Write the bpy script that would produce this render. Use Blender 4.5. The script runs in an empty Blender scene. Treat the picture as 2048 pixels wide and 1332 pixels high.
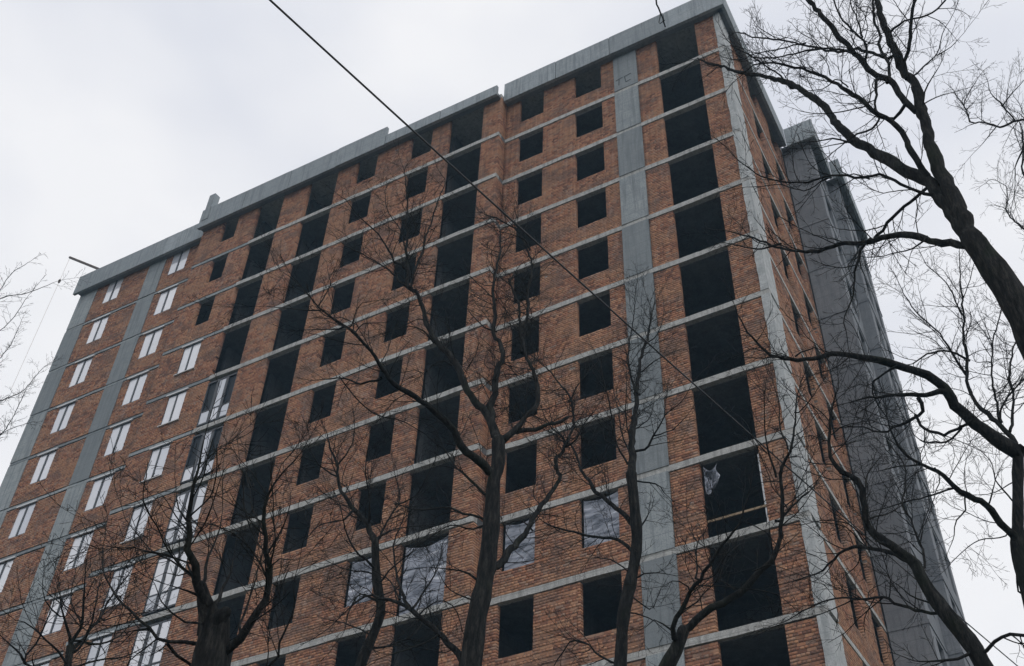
import bpy, math, random
import numpy as np
from mathutils import Matrix, Vector
S = bpy.context.scene
COL = S.collection
rng = random.Random(7)
nrg = np.random.default_rng(7)

# ------------------------------------------------------------------ camera
F_PX, YAW, PITCH, ROLL = 2002.122, -0.389128, 0.684617, -0.070895
PPX, PPY = 1299.573, 752.712
CAM = np.array([7.0583, -24.9790, 1.65])
cy, sy = math.cos(YAW), math.sin(YAW); cp, sp = math.cos(PITCH), math.sin(PITCH)
FW = np.array([sy*cp, cy*cp, sp]); R0 = np.array([cy, -sy, 0.0]); U0 = np.cross(R0, FW)
RT = R0*math.cos(ROLL) + U0*math.sin(ROLL); UP = -R0*math.sin(ROLL) + U0*math.cos(ROLL)
cam = bpy.data.cameras.new('camera'); camo = bpy.data.objects.new('camera', cam); COL.objects.link(camo)
cam.sensor_width = 36.0; cam.lens = F_PX/2048*36.0
cam.shift_x = -(PPX-1024)/2048; cam.shift_y = (PPY-666)/2048
cam.clip_start = 0.1; cam.clip_end = 3000
M = Matrix.Identity(4)
for i in range(3):
    M[i][0] = RT[i]; M[i][1] = UP[i]; M[i][2] = -FW[i]; M[i][3] = CAM[i]
camo.matrix_world = M
S.camera = camo

# ------------------------------------------------------------------ world, sun, exposure
SUN_EL, SUN_AZ = math.radians(48), math.radians(115)      # azimuth from +Y towards +X
W = bpy.data.worlds.new('World'); S.world = W; W.use_nodes = True
nt = W.node_tree; nt.nodes.clear()
out = nt.nodes.new('ShaderNodeOutputWorld'); bg = nt.nodes.new('ShaderNodeBackground')
sky = nt.nodes.new('ShaderNodeTexSky'); sky.sky_type = 'NISHITA'; sky.sun_disc = False
sky.sun_elevation = SUN_EL; sky.sun_rotation = SUN_AZ; sky.dust_density = 3.0
sc = nt.nodes.new('ShaderNodeVectorMath'); sc.operation = 'SCALE'; sc.inputs['Scale'].default_value = 0.1
tc = nt.nodes.new('ShaderNodeTexCoord')
mp = nt.nodes.new('ShaderNodeMapping'); mp.inputs['Scale'].default_value = (1.0, 1.0, 1.8)
mp.inputs['Location'].default_value = (0.4, 1.1, 0.2)
no = nt.nodes.new('ShaderNodeTexNoise'); no.inputs['Scale'].default_value = 2.2; no.inputs['Detail'].default_value = 4; no.inputs['Roughness'].default_value = 0.5
cr = nt.nodes.new('ShaderNodeValToRGB')
cr.color_ramp.elements[0].position = 0.36; cr.color_ramp.elements[0].color = (0.78, 0.805, 0.885, 1)
cr.color_ramp.elements[1].position = 0.62; cr.color_ramp.elements[1].color = (1.0, 1.0, 1.02, 1)
mx = nt.nodes.new('ShaderNodeMix'); mx.data_type = 'RGBA'; mx.inputs[0].default_value = 0.93
L = nt.links.new
L(tc.outputs['Generated'], mp.inputs['Vector']); L(mp.outputs[0], no.inputs['Vector']); L(no.outputs['Fac'], cr.inputs[0])
L(sky.outputs[0], sc.inputs[0]); L(sc.outputs[0], mx.inputs[6]); L(cr.outputs[0], mx.inputs[7])
L(mx.outputs[2], bg.inputs['Color']); bg.inputs['Strength'].default_value = 1.0; L(bg.outputs[0], out.inputs[0])
sun = bpy.data.lights.new('sun', 'SUN'); sun.energy = 0.6; sun.angle = math.radians(25); sun.color = (1.0, 0.97, 0.93)
suno = bpy.data.objects.new('sun', sun); COL.objects.link(suno)
sd = Vector((math.sin(SUN_AZ)*math.cos(SUN_EL), math.cos(SUN_AZ)*math.cos(SUN_EL), math.sin(SUN_EL)))
suno.rotation_euler = (-sd).to_track_quat('-Z', 'Y').to_euler()
S.view_settings.view_transform = 'Standard'; S.view_settings.look = 'None'
S.view_settings.exposure = 0.0; S.view_settings.gamma = 1.0; S.view_settings.use_curve_mapping = False
S.cycles.max_bounces = 6; S.cycles.diffuse_bounces = 2; S.cycles.glossy_bounces = 2; S.cycles.transparent_max_bounces = 6

# ------------------------------------------------------------------ helpers
def mat(name):
    m = bpy.data.materials.new(name); m.use_nodes = True
    return m, m.node_tree, m.node_tree.nodes['Principled BSDF']
def node(t, kind, **kw):
    n = t.nodes.new(kind)
    for k, v in kw.items():
        if k in n.inputs: n.inputs[k].default_value = v
        else: setattr(n, k, v)
    return n
def ramp(t, fac, stops):
    r = t.nodes.new('ShaderNodeValToRGB')
    while len(r.color_ramp.elements) < len(stops): r.color_ramp.elements.new(0.5)
    for e, (p, c) in zip(r.color_ramp.elements, stops):
        e.position = p; e.color = (*c, 1) if len(c) == 3 else c
    t.links.new(fac, r.inputs[0]); return r.outputs[0]
def mixc(t, fac, a, b, mode='MIX'):
    m = t.nodes.new('ShaderNodeMix'); m.data_type = 'RGBA'; m.blend_type = mode
    for s, v in ((0, fac), (6, a), (7, b)):
        if hasattr(v, 'is_linked') or hasattr(v, 'links'): t.links.new(v, m.inputs[s])
        elif s == 0: m.inputs[0].default_value = v
        else: m.inputs[s].default_value = (*v, 1)
    return m.outputs[2]
def coords(t, kind='Object', scale=(1, 1, 1)):
    c = t.nodes.new('ShaderNodeTexCoord'); m = t.nodes.new('ShaderNodeMapping'); m.inputs['Scale'].default_value = scale
    if kind == 'World':
        g = t.nodes.new('ShaderNodeNewGeometry'); t.links.new(g.outputs['Position'], m.inputs[0])
    else: t.links.new(c.outputs[kind], m.inputs[0])
    return m.outputs[0]
def noise(t, vec, scale, detail=4, rough=0.55):
    n = node(t, 'ShaderNodeTexNoise', Scale=scale, Detail=detail, Roughness=rough)
    t.links.new(vec, n.inputs['Vector']); return n.outputs['Fac']
def mathn(t, op, a, b=0.0):
    m = t.nodes.new('ShaderNodeMath'); m.operation = op
    for i, v in enumerate((a, b)):
        if hasattr(v, 'links'): t.links.new(v, m.inputs[i])
        else: m.inputs[i].default_value = v
    return m.outputs[0]
def bump(t, b, h, strength, dist):
    n = node(t, 'ShaderNodeBump', Strength=strength, Distance=dist); t.links.new(h, n.inputs['Height']); t.links.new(n.outputs[0], b.inputs['Normal'])

def mesh_obj(name, verts, faces, m, parent=None, smooth=False):
    me = bpy.data.meshes.new(name); me.from_pydata(verts, [], faces); me.update()
    if smooth: me.polygons.foreach_set('use_smooth', [True]*len(me.polygons))
    if m: me.materials.append(m)
    o = bpy.data.objects.new(name, me); COL.objects.link(o)
    if parent: o.parent = parent
    return o
BF = [(0, 3, 2, 1), (4, 5, 6, 7), (0, 1, 5, 4), (1, 2, 6, 5), (2, 3, 7, 6), (3, 0, 4, 7)]
class MB:
    def __init__(s): s.v = []; s.f = []
    def box(s, x0, x1, y0, y1, z0, z1):
        n = len(s.v)
        s.v += [(x0, y0, z0), (x1, y0, z0), (x1, y1, z0), (x0, y1, z0), (x0, y0, z1), (x1, y0, z1), (x1, y1, z1), (x0, y1, z1)]
        s.f += [tuple(i+n for i in f) for f in BF]; return s
    def build(s, name, m, parent=None, smooth=False): return mesh_obj(name, s.v, s.f, m, parent, smooth)
def box(name, m, parent, *a): return MB().box(*a).build(name, m, parent)
def empty(name, loc, label, cat, group=None):
    o = bpy.data.objects.new(name, None); o.location = loc; COL.objects.link(o); o.empty_display_size = 0.3
    tag(o, label, cat, group); return o
def tag(o, label=None, cat=None, group=None, kind=None):
    if label: o['label'] = label
    if cat: o['category'] = cat
    if group: o['group'] = group
    if kind: o['kind'] = kind
    return o
def project(P):
    d = np.asarray(P, float) - CAM; z = d @ FW
    return PPX + F_PX*(d @ RT)/z, PPY - F_PX*(d @ UP)/z, z
def ray(u, v):
    return FW + ((u-PPX)/F_PX)*RT - ((v-PPY)/F_PX)*UP

# ------------------------------------------------------------------ materials
def brick_mat():
    m, t, b = mat('clay_brick')
    g = t.nodes.new('ShaderNodeNewGeometry'); oi = t.nodes.new('ShaderNodeObjectInfo')
    r = mathn(t, 'FRACT', mathn(t, 'ADD', g.outputs['Random Per Island'], oi.outputs['Random']))
    base = ramp(t, r, [(0.0, (0.17, 0.085, 0.060)), (0.25, (0.31, 0.146, 0.09)), (0.55, (0.40, 0.19, 0.11)), (0.82, (0.49, 0.262, 0.155)), (1.0, (0.31, 0.21, 0.158))])
    w = coords(t, 'World')
    # whole batches of brick differ: greyer, yellower and redder loads
    b1 = noise(t, coords(t, 'World', (0.55, 0.55, 1.3)), 0.8, 2, 0.5)
    base = mixc(t, mathn(t, 'MULTIPLY', ramp(t, b1, [(0.50, (0, 0, 0)), (0.56, (1, 1, 1))]), 0.5), base, (0.43, 0.245, 0.145))
    b2 = noise(t, coords(t, 'World', (0.8, 0.8, 1.7)), 0.8, 4, 0.65)
    base = mixc(t, mathn(t, 'MULTIPLY', ramp(t, b2, [(0.50, (0, 0, 0)), (0.60, (1, 1, 1))]), 0.62), base, (0.175, 0.115, 0.092))
    # soot and damp with its own outlines
    b3 = noise(t, w, 9.0, 5, 0.7)
    base = mixc(t, mathn(t, 'MULTIPLY', ramp(t, b3, [(0.52, (0, 0, 0)), (0.74, (1, 1, 1))]), 0.45), base, (0.14, 0.095, 0.08))
    b4 = noise(t, coords(t, 'World', (1.2, 1.2, 0.5)), 1.5, 6, 0.7)
    base = mixc(t, mathn(t, 'MULTIPLY', ramp(t, b4, [(0.56, (0, 0, 0)), (0.70, (1, 1, 1))]), 0.5), base, (0.42, 0.33, 0.28))
    b5 = noise(t, coords(t, 'World', (2.6, 2.6, 0.28)), 1.1, 5, 0.65)
    base = mixc(t, mathn(t, 'MULTIPLY', ramp(t, b5, [(0.54, (0, 0, 0)), (0.68, (1, 1, 1))]), 0.45), base, (0.16, 0.105, 0.085))
    t.links.new(base, b.inputs['Base Color']); b.inputs['Roughness'].default_value = 0.92
    b.inputs['Specular IOR Level'].default_value = 0.2
    bump(t, b, noise(t, w, 60, 4, 0.7), 0.5, 0.01)
    return m
def concrete_mat(name, c0, c1, streak=0.5, stain=(0.16, 0.17, 0.17), scale=1.0, rnd=0.0):
    m, t, b = mat(name)
    w = coords(t, 'World')
    n = noise(t, w, 2.2*scale, 6, 0.65)
    col = ramp(t, n, [(0.3, c0), (0.7, c1)])
    v = noise(t, coords(t, 'World', (6, 6, 0.35)), 1.2, 5, 0.65)
    col = mixc(t, mathn(t, 'MULTIPLY', ramp(t, v, [(0.48, (0, 0, 0)), (0.70, (1, 1, 1))]), streak), col, stain)
    f = noise(t, w, 26, 4, 0.7)
    col = mixc(t, mathn(t, 'MULTIPLY', ramp(t, f, [(0.44, (0, 0, 0)), (0.66, (1, 1, 1))]), 0.6), col, stain)
    sx = t.nodes.new('ShaderNodeSeparateXYZ'); t.links.new(w, sx.inputs[0])
    ln = mathn(t, 'GREATER_THAN', mathn(t, 'FRACT', mathn(t, 'MULTIPLY', sx.outputs['Z'], 1.613)), 0.955)
    col = mixc(t, mathn(t, 'MULTIPLY', mathn(t, 'MULTIPLY', ln, n), 0.8), col, stain)
    if rnd:
        oi = t.nodes.new('ShaderNodeObjectInfo')
        col = mixc(t, mathn(t, 'MULTIPLY', oi.outputs['Random'], rnd), col, stain)
    t.links.new(col, b.inputs['Base Color']); b.inputs['Roughness'].default_value = 0.85
    b.inputs['Specular IOR Level'].default_value = 0.3
    bump(t, b, noise(t, w, 18, 5, 0.7), 0.4, 0.02)
    return m
def plain(name, c, rough=0.6, metal=0.0, spec=0.5):
    m, t, b = mat(name)
    w = coords(t, 'World'); n = noise(t, w, 7, 4, 0.6)
    col = mixc(t, mathn(t, 'MULTIPLY', n, 0.35), c, tuple(x*0.6 for x in c))
    t.links.new(col, b.inputs['Base Color']); b.inputs['Roughness'].default_value = rough
    b.inputs['Metallic'].default_value = metal; b.inputs['Specular IOR Level'].default_value = spec
    return m
BRICK = brick_mat()
MORTAR = concrete_mat('mortar', (0.24, 0.20, 0.17), (0.34, 0.30, 0.26), 0.3, (0.15, 0.12, 0.10))
SLAB = concrete_mat('slab_concrete', (0.40, 0.40, 0.38), (0.60, 0.60, 0.57), 0.75, (0.17, 0.165, 0.155), 1.6)
PILAR = concrete_mat('column_concrete', (0.30, 0.335, 0.345), (0.45, 0.48, 0.48), 0.85, (0.15, 0.168, 0.178), 0.8, 0.7)
CORNERC = concrete_mat('corner_concrete', (0.38, 0.40, 0.40), (0.62, 0.63, 0.62), 0.6, (0.25, 0.27, 0.27), 1.3)
PARAP = concrete_mat('parapet_concrete', (0.33, 0.37, 0.395), (0.46, 0.50, 0.52), 0.85, (0.175, 0.195, 0.205), 1.0, 0.5)
GREYP = concrete_mat('grey_render', (0.215, 0.228, 0.245), (0.30, 0.315, 0.33), 0.6, (0.125, 0.135, 0.15), 1.2, 0.45)
INNER = concrete_mat('room_concrete', (0.10, 0.103, 0.106), (0.18, 0.182, 0.185), 0.5, (0.05, 0.052, 0.055))  # darker than the slab edges: room shade put into the colour
FRAME = plain('window_frame', (0.035, 0.04, 0.048), 0.45)
METAL = plain('sheet_metal', (0.55, 0.56, 0.56), 0.4, 0.5)
CABLE = plain('cable_rubber', (0.035, 0.037, 0.04), 0.5)
STEEL = plain('rusty_steel', (0.10, 0.075, 0.06), 0.7, 0.3)
WOOD = plain('raw_timber', (0.33, 0.24, 0.15), 0.8)
PAINT = plain('black_paint', (0.085, 0.10, 0.11), 0.8)
def pane_mat():
    m, t, b = mat('filmed_pane')
    oi = t.nodes.new('ShaderNodeObjectInfo')
    c = ramp(t, oi.outputs['Random'], [(0, (0.46, 0.49, 0.56)), (0.3, (0.68, 0.70, 0.76)), (1, (0.86, 0.86, 0.90))])  # random tone per pane: film, with differing sky reflections put into the colour
    w = coords(t, 'World'); n = noise(t, w, 2.5, 3, 0.5)
    c = mixc(t, mathn(t, 'MULTIPLY', ramp(t, n, [(0.45, (0, 0, 0)), (0.7, (1, 1, 1))]), 0.3), c, (0.60, 0.64, 0.62))
    t.links.new(c, b.inputs['Base Color']); b.inputs['Roughness'].default_value = 0.12
    b.inputs['Specular IOR Level'].default_value = 0.8; b.inputs['Coat Weight'].default_value = 1.0; b.inputs['Coat Roughness'].default_value = 0.05; b.inputs['Coat IOR'].default_value = 1.7
    bump(t, b, n, 0.08, 0.05)
    return m
PANE = pane_mat()
def dark_backing():
    m, t, b = mat('dark_backing')
    n = noise(t, coords(t, 'World'), 3.0, 2, 0.5)
    c = ramp(t, n, [(0.3, (0.008, 0.012, 0.018)), (0.8, (0.02, 0.028, 0.036))])
    t.links.new(c, b.inputs['Base Color']); b.inputs['Roughness'].default_value = 0.5; b.inputs['Specular IOR Level'].default_value = 0.15
    return m
DBACK = dark_backing()
def film_mat():
    m, t, b = mat('plastic_film')
    c0 = t.nodes.new('ShaderNodeTexCoord'); mpn = t.nodes.new('ShaderNodeMapping'); mpn.inputs['Rotation'].default_value = (0, -0.42, 0); mpn.inputs['Scale'].default_value = (0.7, 1, 4)
    oi = t.nodes.new('ShaderNodeObjectInfo'); t.links.new(c0.outputs['Object'], mpn.inputs[0]); t.links.new(oi.outputs['Random'], mpn.inputs['Location'])
    n = noise(t, mpn.outputs[0], 1.6, 3, 0.55)
    c = ramp(t, n, [(0.36, (0.30, 0.33, 0.39)), (0.52, (0.52, 0.55, 0.62)), (0.60, (0.45, 0.48, 0.55)), (0.68, (0.88, 0.90, 0.96))])  # highlights and shade of the folds painted as diagonal streaks
    t.links.new(c, b.inputs['Base Color']); b.inputs['Roughness'].default_value = 0.25; b.inputs['Specular IOR Level'].default_value = 0.8
    b.inputs['Transmission Weight'].default_value = 0.25; b.inputs['IOR'].default_value = 1.1
    a = ramp(t, n, [(0.3, (0.5, 0.5, 0.5)), (0.6, (0.95, 0.95, 0.95))]); t.links.new(a, b.inputs['Alpha'])
    return m
FILM = film_mat()
def bark_mat():
    m, t, b = mat('bark')
    g = coords(t, 'World', (1, 1, 0.22)); n = noise(t, g, 22, 6, 0.75)
    c = ramp(t, n, [(0.38, (0.006, 0.0065, 0.007)), (0.52, (0.020, 0.0205, 0.020)), (0.66, (0.050, 0.049, 0.045))])
    n2 = noise(t, coords(t, 'World'), 1.6, 4, 0.6)
    c = mixc(t, mathn(t, 'MULTIPLY', ramp(t, n2, [(0.55, (0, 0, 0)), (0.7, (1, 1, 1))]), 0.5), c, (0.018, 0.026, 0.014))
    t.links.new(c, b.inputs['Base Color']); b.inputs['Roughness'].default_value = 0.95; b.inputs['Specular IOR Level'].default_value = 0.15
    bump(t, b, n, 0.9, 0.02)
    return m
BARK = bark_mat()
def ground_mat():
    m, t, b = mat('winter_ground')
    w = coords(t, 'World'); n = noise(t, w, 0.6, 8, 0.65)
    c = ramp(t, n, [(0.35, (0.05, 0.042, 0.03)), (0.55, (0.075, 0.07, 0.045)), (0.75, (0.10, 0.09, 0.07))])
    t.links.new(c, b.inputs['Base Color']); b.inputs['Roughness'].default_value = 0.95
    bump(t, b, noise(t, w, 6, 6, 0.7), 0.6, 0.05)
    return m

# ------------------------------------------------------------------ ground
g = mesh_obj('ground', [(-1500, -1500, 0), (1500, -1500, 0), (1500, 1500, 0), (-1500, 1500, 0)], [(0, 1, 2, 3)], ground_mat()); g['kind'] = 'structure'

# ------------------------------------------------------------------ the building
H, ZR, NF = 3.0, 43.68, 14
YM = -0.544
XC = 1.47
bld = empty('apartment_building', (-18, 6, 0), 'unfinished brick tower block with bare slab edges and empty openings', 'building')
BL = Vector((-18, 6, 0))
def bpart(name, mb, m, parent=None):
    v = [(x-BL.x, y-BL.y, z-BL.z) for x, y, z in mb.v]
    return mesh_obj(name, v, mb.f, m, parent or bld)
def zf(k): return ZR - H*k                       # floor level of storey k, counted from the top

# section elevations: (x0, x1, kind)
SEC_R = [(1.22, XC, 'corner'), (0.27, 1.22, 'brick'), (-1.65, 0.27, 'bal'), (-2.74, -1.65, 'brick'), (-3.91, -2.74, 'col'), (-4.59, -3.91, 'brick'),
         (-5.92, -4.59, 'win'), (-7.67, -5.92, 'brick'), (-8.89, -7.67, 'win'), (-9.73, -8.89, 'brick')]
SEC_M = [(-10.72, -9.73, 'brick'), (-12.54, -10.72, 'bal'), (-13.68, -12.54, 'brick'), (-14.81, -13.68, 'win'), (-16.99, -14.81, 'brick'), (-18.10, -16.99, 'win'),
         (-19.47, -18.10, 'brick'), (-21.14, -19.47, 'bal'), (-22.97, -21.14, 'brick'), (-24.68, -22.97, 'glz'), (-25.98, -24.68, 'brick'), (-27.06, -25.98, 'winC'), (-28.5, -27.06, 'brick')]
SEC_L = [(-29.94, -28.5, 'brick'), (-31.12, -29.94, 'winL'), (-31.61, -31.12, 'brick'), (-32.83, -31.61, 'col'), (-34.80, -32.83, 'brick'), (-35.91, -34.80, 'winL'), (-36.78, -35.91, 'brick'), (-38.11, -36.78, 'col')]
# the visible dark of an opening starts behind its left jamb, so the jamb itself sits a little further left
def shift(sec):
    e = {}
    for x0, x1, k in sec:
        if k in ('bal', 'win'): e[x0] = x0-0.17*(7.06-x0)/25.0
    return [(e.get(x0, x0), e.get(x1, x1), k) for x0, x1, k in sec]
SEC_R = shift(SEC_R); SEC_M = shift(SEC_M)
LOW = 12                                           # storeys below this one are out of the picture: plain panels

class Bricks:
    """running-bond bricks as small boxes with recessed joints, one island each"""
    L, HB, J, D = 0.25, 0.088, 0.012, 0.18
    def __init__(s): s.items = []
    def panel(s, a0, a1, z0, z1):
        n = max(1, int(round((z1-z0)/(s.HB+s.J)))); ch = (z1-z0)/n
        for r in range(n):
            ln = s.L if r % 2 == 0 else 0.12            # courses of stretchers and of headers in turn
            off = (r % 2)*0.065 + rng.uniform(-0.012, 0.012)
            x = a0 - off
            za, zb = z0+r*ch+s.J*0.5, z0+(r+1)*ch-s.J*0.5
            while x < a1-0.03:
                xa, xb = max(x, a0), min(x+ln, a1)
                if a1-xb < 0.05: xb = a1
                if xb-xa > 0.035: s.items.append((xa, xb, za, zb))
                x += ln+s.J
    def arrays(s, items, place):
        it = np.array(items); n = len(it)
        dy = nrg.normal(0, 0.004, n); j = nrg.normal(0, 0.0015, (n, 4))
        a0, a1, z0, z1 = it[:, 0]+j[:, 0]*0, it[:, 1], it[:, 2]+j[:, 2], it[:, 3]+j[:, 3]
        y0 = dy; y1 = np.full(n, s.D)
        V = np.stack([np.stack(c, -1) for c in [(a0, y0, z0), (a1, y0, z0), (a1, y1, z0), (a0, y1, z0), (a0, y0, z1), (a1, y0, z1), (a1, y1, z1), (a0, y1, z1)]], 1)
        V = place(V.reshape(-1, 3))
        f5 = np.array([BF[0], BF[1], BF[2], BF[3], BF[5]])
        Fc = (f5[None] + (np.arange(n)*8)[:, None, None]).reshape(-1, 4)
        return V, Fc
def np_mesh(name, V, Fc, m, parent):
    me = bpy.data.meshes.new(name)
    me.vertices.add(len(V)); me.vertices.foreach_set('co', np.ascontiguousarray(V, dtype=np.float32).ravel())
    k = Fc.shape[1]
    me.loops.add(Fc.size); me.loops.foreach_set('vertex_index', np.ascontiguousarray(Fc, dtype=np.int32).ravel())
    me.polygons.add(len(Fc)); me.polygons.foreach_set('loop_start', np.arange(0, Fc.size, k, dtype=np.int32))
    me.update(calc_edges=True); me.validate()
    me.materials.append(m)
    o = bpy.data.objects.new(name, me); COL.objects.link(o); o.parent = parent
    return o

SILL = {'win': 1.0, 'winC': 1.12, 'winL': 1.12}
walls = []                                         # (backing object, Bricks, place function, is_near)
def build_section(sec, y, brickwall_name, flip=False):
    back = MB(); bk = Bricks()
    for k in range(1, NF+1):
        z0 = zf(k); z1 = zf(k-1)
        top = z1-0.16 if k > 1 else ZR-0.1
        if k == NF: z0 = 0.0
        for x0, x1, kind in sec:
            zones = []
            if kind == 'brick': zones = [(z0+0.13, top)]
            elif kind in SILL:
                zones = [(z0+0.13, z0+SILL[kind])]
                if kind == 'winL': zones.append((z1-0.2, top))
            for a, b in zones:
                if k < LOW: bk.panel(x0, x1, a, b); back.box(x0+0.01, x1-0.01, y+0.014, y+0.19, a+0.004, b-0.004)
                else: back.box(x0, x1, y, y+0.19, a, b)
    bo = bpart(brickwall_name, back, MORTAR)
    return bo, bk
def placeY(y):
    return lambda V: V + np.array([0, y, 0]) - np.array(BL)
def placeX(xc):
    def f(V):
        return np.stack([xc-V[:, 1], V[:, 0], V[:, 2]], -1) - np.array(BL)
    return f
secs = [('R', SEC_R, 0.0), ('M', SEC_M, YM), ('L', SEC_L, 0.0)]
allb = []
for nm, sec, y in secs:
    bo, bk = build_section(sec, y, 'brick_wall')
    allb.append([bo, bk, placeY(y), y])
allb[0][0]['label'] = 'brick wall of the bay next to the corner'
allb[1][0]['label'] = 'brick wall of the projecting middle bay'
allb[2][0]['label'] = 'brick wall of the far left bay with white windows'

# side return of the middle section
ret = Bricks(); rb = MB()
for k in range(1, LOW):
    a, b = zf(k)+0.13, (zf(k-1)-0.16 if k > 1 else ZR-0.1)
    ret.panel(YM+0.185, -0.004, a, b); rb.box(-10.05, -9.744, YM+0.195, -0.005, a+0.004, b-0.004)
allb.append([bpart('return_wall', rb, MORTAR), ret, placeX(-9.73), None])

# end wall beside the corner column
EW = [(1.2, 3.6, 'brick'), (3.6, 5.0, 'win'), (5.0, 6.7, 'brick'), (6.7, 8.2, 'win'), (8.2, 9.0, 'brick')]
eb = Bricks(); em = MB()
for k in range(1, NF+1):
    z0, z1 = zf(k), zf(k-1); top = z1-0.16 if k > 1 else ZR-0.1
    if k == NF: z0 = 0
    for a0, a1, kind in EW:
        zz = (z0+0.13, top) if kind == 'brick' else (z0+0.13, z0+1.0)
        if k < LOW: eb.panel(a0, a1, *zz); em.box(XC-0.19, XC-0.014, a0+0.01, a1-0.01, zz[0]+0.004, zz[1]-0.004)
        else: em.box(XC-0.19, XC, a0, a1, *zz)
allb.append([bpart('end_wall', em, MORTAR), eb, placeX(XC), None])

# the bricks that show largest become parts of their own; the others are one mass per wall
cand = []
for wi in (0, 1):
    bo, bk, pf, y = allb[wi]
    for i, (xa, xb, za, zb) in enumerate(bk.items):
        if xb-xa < 0.249: continue
        u, v, d = project(((xa+xb)/2, y, (za+zb)/2))
        if -5 < u < 2053 and -5 < v < 1330: cand.append((d, wi, i))
cand.sort(); cand = cand[:298]
pick = {(w, i) for _, w, i in cand}
hb = 0.088/2
bm = MB().box(-0.125, 0.125, 0, 0.18, -0.043, 0.043)
bmesh_shared = bpy.data.meshes.new('brick'); bmesh_shared.from_pydata(bm.v, [], bm.f); bmesh_shared.materials.append(BRICK)
for wi, (bo, bk, pf, y) in enumerate(allb):
    rest = [b for i, b in enumerate(bk.items) if (wi, i) not in pick]
    V, Fc = bk.arrays(rest, pf)
    o = np_mesh('bricks', V, Fc, BRICK, bo); o['kind'] = 'stuff'
for d, wi, i in cand:
    bo, bk, pf, y = allb[wi]; xa, xb, za, zb = bk.items[i]
    o = bpy.data.objects.new('brick', bmesh_shared); COL.objects.link(o); o.parent = bo
    o.location = ((xa+xb)/2-BL.x, y+rng.gauss(0, 0.004)-BL.y, (za+zb)/2-BL.z)

# floor slabs: their front edge is the pale band between the storeys
for nm, sec, y in secs:
    x1 = sec[0][1]; x0 = sec[-1][0]
    for k in range(1, NF):
        z = zf(k)
        mb = MB()
        if nm == 'R':                               # bands run between the columns, columns stand in front
            n = 26; xs = np.linspace(x0, XC+0.045, n)
        elif nm == 'M': xs = np.linspace(-24.70, x1-0.002, 26)
        else: xs = np.linspace(x0, x1-0.002, 24)
        pro = 0.035 if nm != 'L' else 0.010
        hh = 0.105 if nm != 'L' else 0.06
        # slightly wavering cast edge
        ph = rng.uniform(0, 9)
        for i, x in enumerate(xs):
            dz = 0.010*math.sin(i*0.9+ph)+rng.uniform(-0.006, 0.006); dp = rng.uniform(-0.010, 0.010)
            yb = y+0.19
            mb.v += [(x, y-pro+dp, z-hh-0.02+dz), (x, y-pro+dp, z+hh+dz*0.5), (x, yb, z+hh), (x, yb, z-hh-0.02)]
        for i in range(len(xs)-1):
            a = i*4; c = a+4
            for j in range(4): mb.f.append((a+j, c+j, c+(j+1) % 4, a+(j+1) % 4))
        e = (len(xs)-1)*4; mb.f += [(0, 1, 2, 3), (e+3, e+2, e+1, e)]
        bpart('slab_edge', mb, SLAB if nm != 'L' else PILAR)
        if nm == 'M': bpart('slab_edge', MB().box(x0, -24.702, y-0.012, y+0.19, z-0.10, z+0.07), PILAR)
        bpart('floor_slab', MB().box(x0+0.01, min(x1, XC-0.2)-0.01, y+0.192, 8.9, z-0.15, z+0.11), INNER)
# end-wall slab nosing behind the corner
for k in range(1, NF):
    z = zf(k); bpart('slab_edge', MB().box(XC-0.1, XC+0.014, 1.2, 9.0, z-0.10, z+0.09), SLAB)

# concrete columns, one lift per storey
for nm, sec, y in secs:
    for x0, x1, kind in sec:
        if kind not in ('col', 'corner'): continue
        for k in range(1, NF+1):
            z0 = zf(k)+0.10 if k < NF else 0; z1 = zf(k-1)-0.115 if k > 1 else ZR-0.1
            jx = rng.uniform(-0.02, 0.02)
            if kind == 'col':
                bpart('concrete_column', MB().box(x0+jx*0.5, x1+jx, y-0.058-abs(jx)*0.5 if nm == 'R' else y-0.03, y+0.42, z0, z1), PILAR)
            else:
                mb = MB(); zs = np.linspace(z0, z1, 12)
                for i, zz in enumerate(zs):
                    wl = rng.uniform(-0.02, 0.02); we = rng.uniform(-0.03, 0.05)
                    mb.v += [(x0+wl, y-0.055, zz), (XC+0.052, y-0.056, zz), (XC+0.05, 1.15+we, zz), (x0+wl, 1.15+we, zz)]
                for i in range(11):
                    a = i*4; c = a+4
                    for j in range(4): mb.f.append((a+j, a+(j+1) % 4, c+(j+1) % 4, c+j))
                mb.f += [(3, 2, 1, 0), (44, 45, 46, 47)]
                bpart('corner_column', mb, CORNERC)

# rooms behind the openings
for x in (-37.9, -33.5, -28.4, -25.3, -22.0, -18.8, -15.9, -13.1, -9.9, -6.8, -3.3, 0.9):
    for k in range(1, NF+1):
        z0 = zf(k)+0.131 if k < NF else 0; z1 = zf(k-1)-0.152 if k > 1 else ZR-0.101
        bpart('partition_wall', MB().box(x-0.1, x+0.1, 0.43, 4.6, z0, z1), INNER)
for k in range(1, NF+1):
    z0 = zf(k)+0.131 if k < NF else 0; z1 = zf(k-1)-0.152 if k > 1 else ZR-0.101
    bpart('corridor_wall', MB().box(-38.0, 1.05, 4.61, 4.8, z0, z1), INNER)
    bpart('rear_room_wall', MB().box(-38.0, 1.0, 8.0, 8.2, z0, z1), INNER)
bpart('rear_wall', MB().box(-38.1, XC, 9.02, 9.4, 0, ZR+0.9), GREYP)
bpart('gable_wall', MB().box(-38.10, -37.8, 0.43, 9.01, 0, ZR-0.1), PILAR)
bpart('roof_slab', MB().box(-38.1, XC, 0.0, 9.0, ZR-0.1, ZR+0.15).box(-28.5, -9.74, YM, -0.001, ZR-0.1, ZR+0.15), SLAB)

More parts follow.
